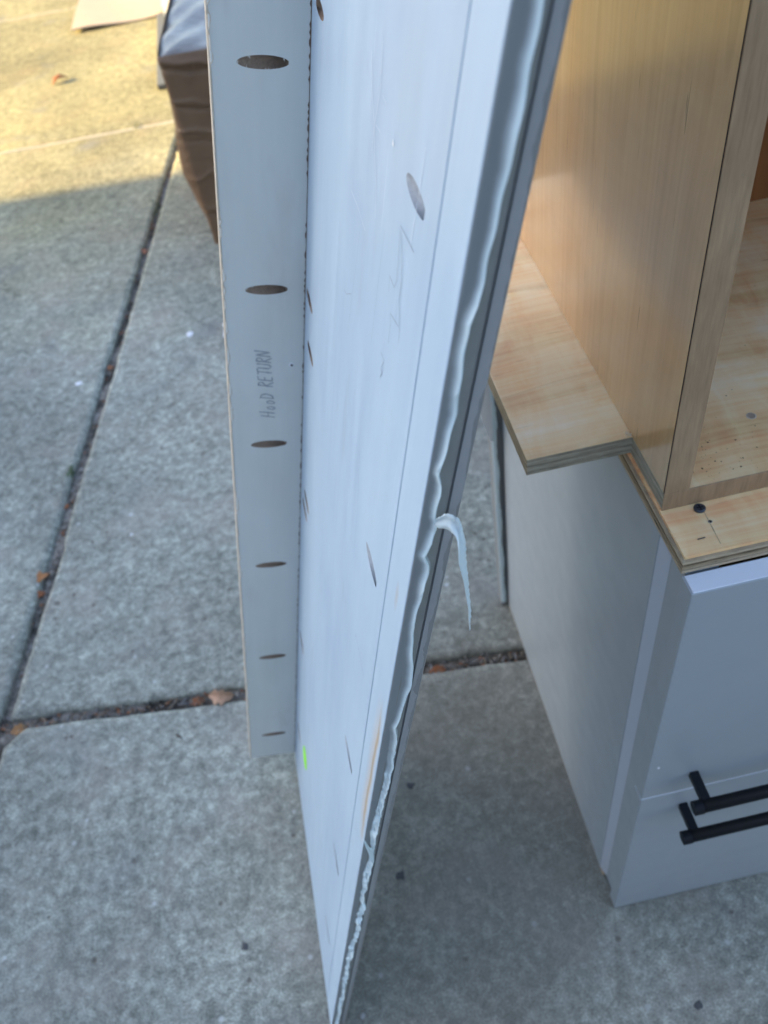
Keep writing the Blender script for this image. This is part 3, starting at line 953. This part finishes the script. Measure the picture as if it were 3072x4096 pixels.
# ------------------------------------------------------------------ open wooden box cabinet on top
UP = empty('box_cabinet', (0, 0, 0))
tag(UP, 'open maple plywood box cabinet standing on top of the grey base cabinet', 'cabinet')
ZB = .7763; YF = .0633; ZH = 1.345; XR = .575; YB = .53
box('side_panel', MAPLE, UP, .0022, .0203, YF+.0006, YB, ZB, ZH, .0003)
box('side_panel', MAPLE, UP, XR-.018, XR, YF+.0006, YB, ZB, ZH, .0003)
box('back_panel', wood('shadowed_back', 2, (.26, .105, .032), (.19, .07, .02), (.31, .135, .045), .6), UP, .0203, XR-.018, .400, .412, ZB, ZH, .0)  # deep shadow inside the cabinet painted as dark brown wood
box('top_panel', MAPLE, UP, .0022, XR, YF, YB, ZH+.0002, ZH+.018, .0003)
box('shade_shelf', MAPLE, UP, .0206, XR-.0183, YF+.05, .3995, 1.085, 1.103, .0003)  # unseen shelf added to darken the inside of the cabinet
# L-shaped bottom: runs out to the left as a ledge, notched at the front corner
bm = bmesh.new()
prof = [(.0026, YF+.0006), (XR, YF+.0006), (XR, YB), (-.0812, YB), (-.0812, .1262), (.0026, .1256)]
prism(bm, prof, ZT+.0003, ZB-.0002)
bmesh.ops.recalc_face_normals(bm, faces=bm.faces)
bmesh.ops.bevel(bm, geom=[e for e in bm.edges], offset=.0005, segments=1, affect='EDGES')
for f in bm.faces:
    if abs(f.normal.z) < .5: f.material_index = 2 if abs(f.normal.x) < .5 and f.calc_center_median().x < .01 or f.normal.x < -.5 and f.calc_center_median().x > -.05 else 1
link('bottom_panel', bm, [PLYTOP, PLYE, PLYG], UP)
def band(name, x0, x1, z0, z1):
    bm = bmesh.new(); add_box(bm, x0, x1, YF-.0004, YF+.0005, z0, z1, .0002)
    return link(name, bm, BAND, UP)
band('edge_band', .0020, .0207, ZB+.0002, ZH)
band('edge_band', XR-.0183, XR, ZB+.0002, ZH)
band('edge_band', .0020, XR, ZT+.0004, ZB+.0000)
# dark glue line behind the band, and a torn fibre tuft where ledge and side meet
box('glue_line', HOLED, UP, .0018, .0024, YF+.0004, YF+.0012, ZB, ZH, 0)
def tuft():
    bm = bmesh.new()
    for k in range(38):
        a = random.uniform(-2.6, .6); L = random.uniform(.002, .007)
        c = Vector((.0005 + random.gauss(0, .0012), .1275 + random.gauss(0, .0012), ZB + .0004))
        e = c + Vector((math.cos(a)*L - .001, abs(math.sin(a))*L*.6, random.uniform(.0, .004)))
        s = Vector((-math.sin(a), math.cos(a), 0))*.0003
        bm.faces.new([bm.verts.new(v) for v in (c-s, c+s, e)])
    link('torn_fibres', bm, plain('wood_fibre', (.70, .62, .48), .9, .1), UP)
tuft()
pit('shelf_pin_hole', [RAWEDGE, plain('hole_wood', (.30, .25, .19), .9)], UP, .0941, .1194, ZB-.0002, .0030)
def specks():
    bm = bmesh.new()
    for k in range(95):
        x = .024 + abs(random.gauss(0, .045)) if k < 75 else random.uniform(.024, .2)
        y = YF + .003 + abs(random.gauss(0, .028)) if k < 75 else random.uniform(.07, .3)
        r = random.choice((.00025, .0003, .0004, .0005, .0007)); L = r*random.uniform(1, 1.7); a = random.uniform(0, 3.14)
        c = Vector((x, y, ZB+r*.6)); d = Vector((math.cos(a), math.sin(a), 0)); e = Vector((-d.y, d.x, 0))
        vs = [bm.verts.new(v) for v in (c+d*L, c+e*r, c-d*L, c-e*r, c+Vector((0, 0, r*.8)))]
        for i in range(4): bm.faces.new((vs[i], vs[(i+1) % 4], vs[4]))
    o = link('dirt_specks', bm, plain('speck', (.11, .065, .035), .8))
    tag(o, 'dark specks of dirt scattered on the floor of the wooden cabinet', 'dirt', kind='stuff')
specks()

# ------------------------------------------------------------------ narrow board with caulked edge behind the base cabinet
def rear_board():
    t = empty('trim_board', (0, .518, 0))
    tag(t, 'narrow grey board with caulked edge standing upright behind the grey base cabinet', 'board')
    bm = bmesh.new()
    vs = []
    prof = [(-.0185, .0), (-.0105, 0), (-.0100, .004), (.020, .004), (.020, .022), (-.0185, .022)]
    lo = [bm.verts.new((x+.0065, y, .002)) for x, y in prof]; hi = [bm.verts.new((x, y, .735)) for x, y in prof]
    for i in range(6): bm.faces.new((lo[i], lo[(i+1) % 6], hi[(i+1) % 6], hi[i]))
    bm.faces.new(lo[::-1]); bm.faces.new(hi)
    bmesh.ops.recalc_face_normals(bm, faces=bm.faces)
    link('board', bm, DKGREY, t)
    f = bmesh.new(); prev = None
    for i in range(90):
        z = .012 + .70*i/89; dx = .0065*(1-z/.735)
        w = .0012*math.sin(z*60) + random.gauss(0, .0004)
        c = [f.verts.new(v) for v in ((-.0188+dx, .0, z), (-.0186+dx, -.0012, z), (-.0115+dx+w, -.0022-abs(w), z), (-.0108+dx+w, .0008, z))]
        if prev:
            for a in range(3): f.faces.new((prev[a], c[a], c[a+1], prev[a+1]))
        prev = c
    bmesh.ops.recalc_face_normals(f, faces=f.faces)
    link('caulk_bead', f, CAULK, t, True)
    return t
rear_board()
def rear_flap():
    bm = bmesh.new()
    P = [[(-.050, .60), (-.031, .47), (-.018, .412), (-.0145, .409)], [(-.045, .66), (-.028, .55), (-.0155, .45), (-.0125, .44)], [(-.04, .72), (-.024, .62), (-.0150, .52), (-.0125, .51)]]
    g = [[bm.verts.new((x, .5145 - .003*math.sin(i*1.3+j), z)) for i, (x, z) in enumerate(r)] for j, r in enumerate(P)]
    for a in range(2):
        for b in range(3): bm.faces.new((g[a][b], g[a][b+1], g[a+1][b+1], g[a+1][b]))
    r = bmesh.ops.extrude_face_region(bm, geom=list(bm.faces))
    bmesh.ops.translate(bm, vec=(0, .001, 0), verts=[v for v in r['geom'] if isinstance(v, bmesh.types.BMVert)])
    bmesh.ops.recalc_face_normals(bm, faces=bm.faces)
    o = link('paper_flap', bm, WHITEP, None)
    tag(o, 'white paper flap hanging below the wooden ledge behind the base cabinet', 'paper')
rear_flap()

# ------------------------------------------------------------------ wrapped box on the paving, and things beyond it
def wrapped_box():
    ang = -.09
    mw = Matrix.Translation((-.4625, 1.942, 0)) @ Matrix.Rotation(ang, 4, 'Z')
    t = empty('wrapped_box', mat=mw)
    tag(t, 'tall carton wrapped in creased brown paper and shiny tape behind the white panel', 'box')
    Wd, Dp, Hh = .62, .55, .511
    rnd = random.Random(4)
    # long horizontal creases with wandering height
    cre = [(.475, .010), (.452, -.007), (.385, .006), (.36, -.006), (.30, .007), (.285, -.005), (.20, .006), (.12, .005), (.105, -.005)]
    ph = [rnd.uniform(0, 6) for _ in cre]
    bm = bmesh.new()
    nx, nz = 60, 90
    def bulge(z): return .030*math.exp(-((z-.22)/.13)**2)
    def fy(x, z):
        d = 0
        for (zc, a), p in zip(cre, ph):
            zz_ = zc + .018*math.sin(x*14+p) + .007*math.sin(x*47+p*2) - .10*(x-.1)
            d += a*1.1*math.exp(-((z-zz_)/.0042)**2)
        return -d + .004*math.sin(x*9+z*7)
    grid = []
    for j in range(nz+1):
        z = Hh*j/nz
        row = []
        b = bulge(z)
        row.append(bm.verts.new((-b*.4 + .006*(1-z/Hh), Dp, z)))
        row.append(bm.verts.new((-b*.9, .10, z)))
        row.append(bm.verts.new((-b - .001*math.sin(z*70), .030, z)))
        for i in range(nx+1):
            x = .001 + Wd*i/nx
            rr = .006*max(0, (z-Hh+.02)/.02)**2
            row.append(bm.verts.new((x, fy(x, z) + rr + .003*(i == 0), z - rr*.3)))
        grid.append(row)
    for j in range(nz):
        for i in range(len(grid[0])-1):
            f = bm.faces.new((grid[j][i], grid[j][i+1], grid[j+1][i+1], grid[j+1][i])); f.smooth = True
    # right side and back, plain
    R0 = [bm.verts.new((Wd, Dp, z)) for z in (0, Hh)]
    bm.faces.new((grid[0][-1], R0[0], R0[1]) + tuple(grid[j][-1] for j in range(nz, 0, -1)))
    bm.faces.new((R0[0], grid[0][0]) + tuple(grid[j][0] for j in range(1, nz+1)) + (R0[1],))
    bmesh.ops.recalc_face_normals(bm, faces=bm.faces)
    link('paper_wrap', bm, WRAP, t)
    bm = bmesh.new()
    n = 40
    g_ = [[None]*(n+1) for _ in range(n+1)]
    for i in range(n+1):
        for j in range(n+1):
            x = Wd*i/n; y = Dp*j/n
            e = min(i, j, n-i, n-j)/n
            z = Hh + .0006 - .010*math.exp(-e*40) + .004*math.sin(x*23+y*9) * math.sin(y*17-x*5) + .002*math.sin(x*61-y*38)
            g_[i][j] = bm.verts.new((x, y + .0035*(1 if j == 0 else 0), z))
    for i in range(n):
        for j in range(n):
            f = bm.faces.new((g_[i][j], g_[i+1][j], g_[i+1][j+1], g_[i][j+1])); f.smooth = True
    link('taped_lid', bm, FILM, t)
wrapped_box()

def sheet(name, m, pts, thick, z, label, cat, warp=.004, nx=24, ny=12):
    bm = bmesh.new()
    a, b, c, d = (Vector((*p, 0)) for p in pts)
    g_ = []
    for i in range(nx+1):
        u = i/nx; row = []
        for j in range(ny+1):
            v = j/ny
            p = a*(1-u)*(1-v) + b*u*(1-v) + c*u*v + d*(1-u)*v
            row.append(bm.verts.new((p.x, p.y, z + thick + warp*(1+math.sin(u*5+v*3+1)))))
        g_.append(row)
    for i in range(nx):
        for j in range(ny): bm.faces.new((g_[i][j], g_[i+1][j], g_[i+1][j+1], g_[i][j+1]))
    r = bmesh.ops.extrude_face_region(bm, geom=list(bm.faces))
    bmesh.ops.translate(bm, vec=(0, 0, -thick), verts=[v for v in r['geom'] if isinstance(v, bmesh.types.BMVert)])
    bmesh.ops.recalc_face_normals(bm, faces=bm.faces)
    return tag(link(name, bm, m), label, cat)
sheet('cardboard_sheet', plain('pinkish_card', (.46, .36, .27), .85, .15, .08, 12), [(-1.015, 3.99), (-.605, 3.985), (-.58, 4.75), (-1.00, 4.75)], .006, .001,
      'flat sheet of tan cardboard lying on the sunlit paving', 'cardboard', .008)
box_ = box('dark_rectangle', plain('dark_grey', (.12, .12, .11), .7), None, -.627, -.32, 3.15, 3.975, .002, .020, .002)  # thin flat block in one even dark grey
tag(box_, 'dark grey flat rectangle on the paving behind the wrapped carton', 'board')
def pale_board():
    bm = bmesh.new()
    vs = [(-.607, 4.21, .06), (-.50, 4.16, .06), (-.583, 3.83, .03)]
    add_box(bm, -.60, -.30, 3.98, 5.0, .021, .039, .001)
    prism(bm, [(-.584, 3.82), (-.50, 4.16), (-.50, 4.6), (-.615, 4.6), (-.608, 4.21)], .0395, .052)
    bmesh.ops.recalc_face_normals(bm, faces=bm.faces)
    o = link('pale_plank', bm, plain('pale_plank_wood', (.62, .55, .42), .7, .2, .06, 8), None)
    tag(o, 'pale pointed offcut of wood lying in the sun behind the wrapped carton', 'plank')
pale_board()

# ------------------------------------------------------------------ leaves, weeds, scraps, spots
def leaf(x, y, z, size, rot, m, label, curl=.5, tilt=(0, 0), group=None, wide=.55):
    bm = bmesh.new()
    n = 12; prev = None
    rnd = random.Random(int((x+9)*1000))
    for i in range(n+1):
        u = i/n
        w = size*wide*math.sin(math.pi*min(1, u*.97+.02))**.8*(1+.25*math.sin(u*22+rnd.random()*2))*.5
        px = size*(u-.5)
        h = curl*size*(.35*math.sin(u*math.pi*.9) )
        c = [bm.verts.new((px, -w, h + curl*w*.9)), bm.verts.new((px, -w*.4, h+curl*w*.1)), bm.verts.new((px, 0, h - curl*w*.15)), bm.verts.new((px, w*.45, h+curl*w*.2)), bm.verts.new((px, w, h + curl*w*.7))]
        if prev:
            for a in range(4): bm.faces.new((prev[a], c[a], c[a+1], prev[a+1]))
        prev = c
    o = link('leaf', bm, m, None, True)
    md = o.modifiers.new('thickness', 'SOLIDIFY'); md.thickness = .0004
    o.location = (x, y, z); o.rotation_euler = (tilt[0], tilt[1], rot)
    tag(o, label, 'leaf', group)
    return o
G = 'dry leaves lying on and between the slabs'
leaf(-1.030, 3.45, .002, .075, .5, LEAF, 'curled reddish leaf lying alone in the sun on the paving', .6, group=G, wide=.5)
leaf(-.522, .474, -.0085, .044, -.15, LEAFT, 'broad tan leaf in the cross joint beside the foot of the white return', .95, (.7, .15), G, .55)
leaf(-.565, .474, -.013, .028, .2, LEAF, 'small brown leaf next to the broad tan leaf in the cross joint', .4, (.4, .1), G)
leaf(-.150, .427, -.012, .030, .1, LEAF, 'red brown leaf in the cross joint right of the white panel', .4, (.5, 0), G)
leaf(-.868, .832, -.009, .040, 1.3, plain('orange_leaf', (.40, .165, .06), .7, .3, .3, 90), 'orange leaf standing in the long joint, the largest one there', .5, (.3, .5), G)
leaf(-.872, .790, -.011, .024, .7, LEAF, 'short brown leaf just below the orange leaf in the long joint', .5, (.3, .2), G)
leaf(-.880, .497, -.012, .030, .2, plain('amber_leaf', (.36, .18, .07), .7, .3, .3, 90), 'amber leaf scrap at the crossing of the two joints', .5, (.3, .2), G)
leaf(-.835, 1.02, -.010, .020, 1.4, LEAF, 'thin rusty leaf scrap below the green weed in the long joint', .4, (.3, .2), G)
leaf(-.718, 1.56, -.008, .028, 1.4, LEAFT, 'tan leaf scrap halfway up the long joint', .4, (.3, .2), G)
leaf(-.672, 2.00, -.008, .032, 1.5, plain('russet_leaf', (.36, .15, .08), .7, .3, .3, 90), 'russet leaf scrap in the long joint near the edge of the shade', .4, (.3, .2), G)
leaf(-.752, 1.475, -.009, .024, 1.2, LEAF, 'dull red leaf scrap at the middle of the long joint', .4, (.2, .4), G)
leaf(-.596, .409, .0006, .014, 2.4, plain('dark_twig', (.09, .07, .055), .8), 'tiny dark bract on the near slab left of the return', .3, wide=.3)

def weed(x, y, s, label, seed):
    rnd = random.Random(seed)
    bm = bmesh.new()
    for k in range(60):
        c = Vector((x + max(-1.5, min(1.5, rnd.gauss(0, 1)))*s*.35, y + max(-1.5, min(1.5, rnd.gauss(0, 1)))*s, -.012 + rnd.random()*.018))
        a = rnd.uniform(0, 6.28); r = rnd.uniform(.002, .006)
        d = Vector((math.cos(a), math.sin(a), rnd.uniform(-.2, .8))).normalized()*r
        e = Vector((-math.sin(a), math.cos(a), rnd.uniform(-.3, .3)))*r*.5
        bm.faces.new([bm.verts.new(v) for v in (c-d, c+e, c+d, c-e)])
    tag(link('weed', bm, MOSS), label, 'weed', 'green weeds growing in the long joint')
weed(-.8285, 1.118, .010, 'low green weed in the long joint at the left edge of the picture', 1)
weed(-.638, 2.235, .028, 'green weed in the long joint close to the sunlit paving', 2)
weed(-.705, 2.87, .018, 'thin green weed in the far shallow joint in the sun', 5)

def scrap():
    bm = bmesh.new()
    pts = [(-.459, 1.485), (-.40, 1.47), (-.39, 1.53), (-.452, 1.535)]
    prism(bm, pts, .001, .012)
    bmesh.ops.subdivide_edges(bm, edges=bm.edges[:], cuts=3, use_grid_fill=True)
    for v in bm.verts: v.co += Vector((random.gauss(0, .002), random.gauss(0, .002), abs(random.gauss(0, .003))))
    bmesh.ops.recalc_face_normals(bm, faces=bm.faces)
    tag(link('paper_scrap', bm, WHITEP), 'crumpled white paper scrap on the paving behind the edge of the return', 'paper')
scrap()
def flake(name, x, y, r, h, m, label, cat, seed):
    rnd = random.Random(seed)
    bm = bmesh.new(); n = 12
    R_ = [r*rnd.uniform(.6, 1.15) for _ in range(n)]
    lo = [bm.verts.new((x+R_[k]*math.cos(k*2*math.pi/n), y+R_[k]*math.sin(k*2*math.pi/n), .0003)) for k in range(n)]
    hi = [bm.verts.new((x+R_[k]*.7*math.cos(k*2*math.pi/n), y+R_[k]*.7*math.sin(k*2*math.pi/n), h*rnd.uniform(.7, 1.1))) for k in range(n)]
    for k in range(n): bm.faces.new((lo[k], lo[(k+1) % n], hi[(k+1) % n], hi[k]))
    bm.faces.new(hi)
    tag(link(name, bm, m, None, True), label, cat)
flake('gum_spot', -.2765, .1068, .0075, .0012, GUM, 'black round gum spot on the slab between panel and base cabinet', 'gum spot', 1)
flake('gum_spot', -.2353, .2345, .0065, .0010, GUM, 'smaller dark gum spot nearer the cross joint, right of the panel', 'gum spot', 2)
flake('gum_spot', -.5080, .0620, .0060, .0010, GUM, 'dark gum spot on the near slab left of the leaning panel', 'gum spot', 3)
flake('gum_spot', .0620, -.130, .0065, .0010, GUM, 'dark gum spot on the slab in front of the base cabinet drawers', 'gum spot', 4)
flake('paint_chip', -.5474, 1.5326, .010, .0015, WHITEP, 'white paint chip on the slab left of the return', 'paint chip', 5)
flake('paint_chip', -.830, 1.43, .009, .0012, WHITEP, 'white paint chip on the slab left of the long joint', 'paint chip', 6)
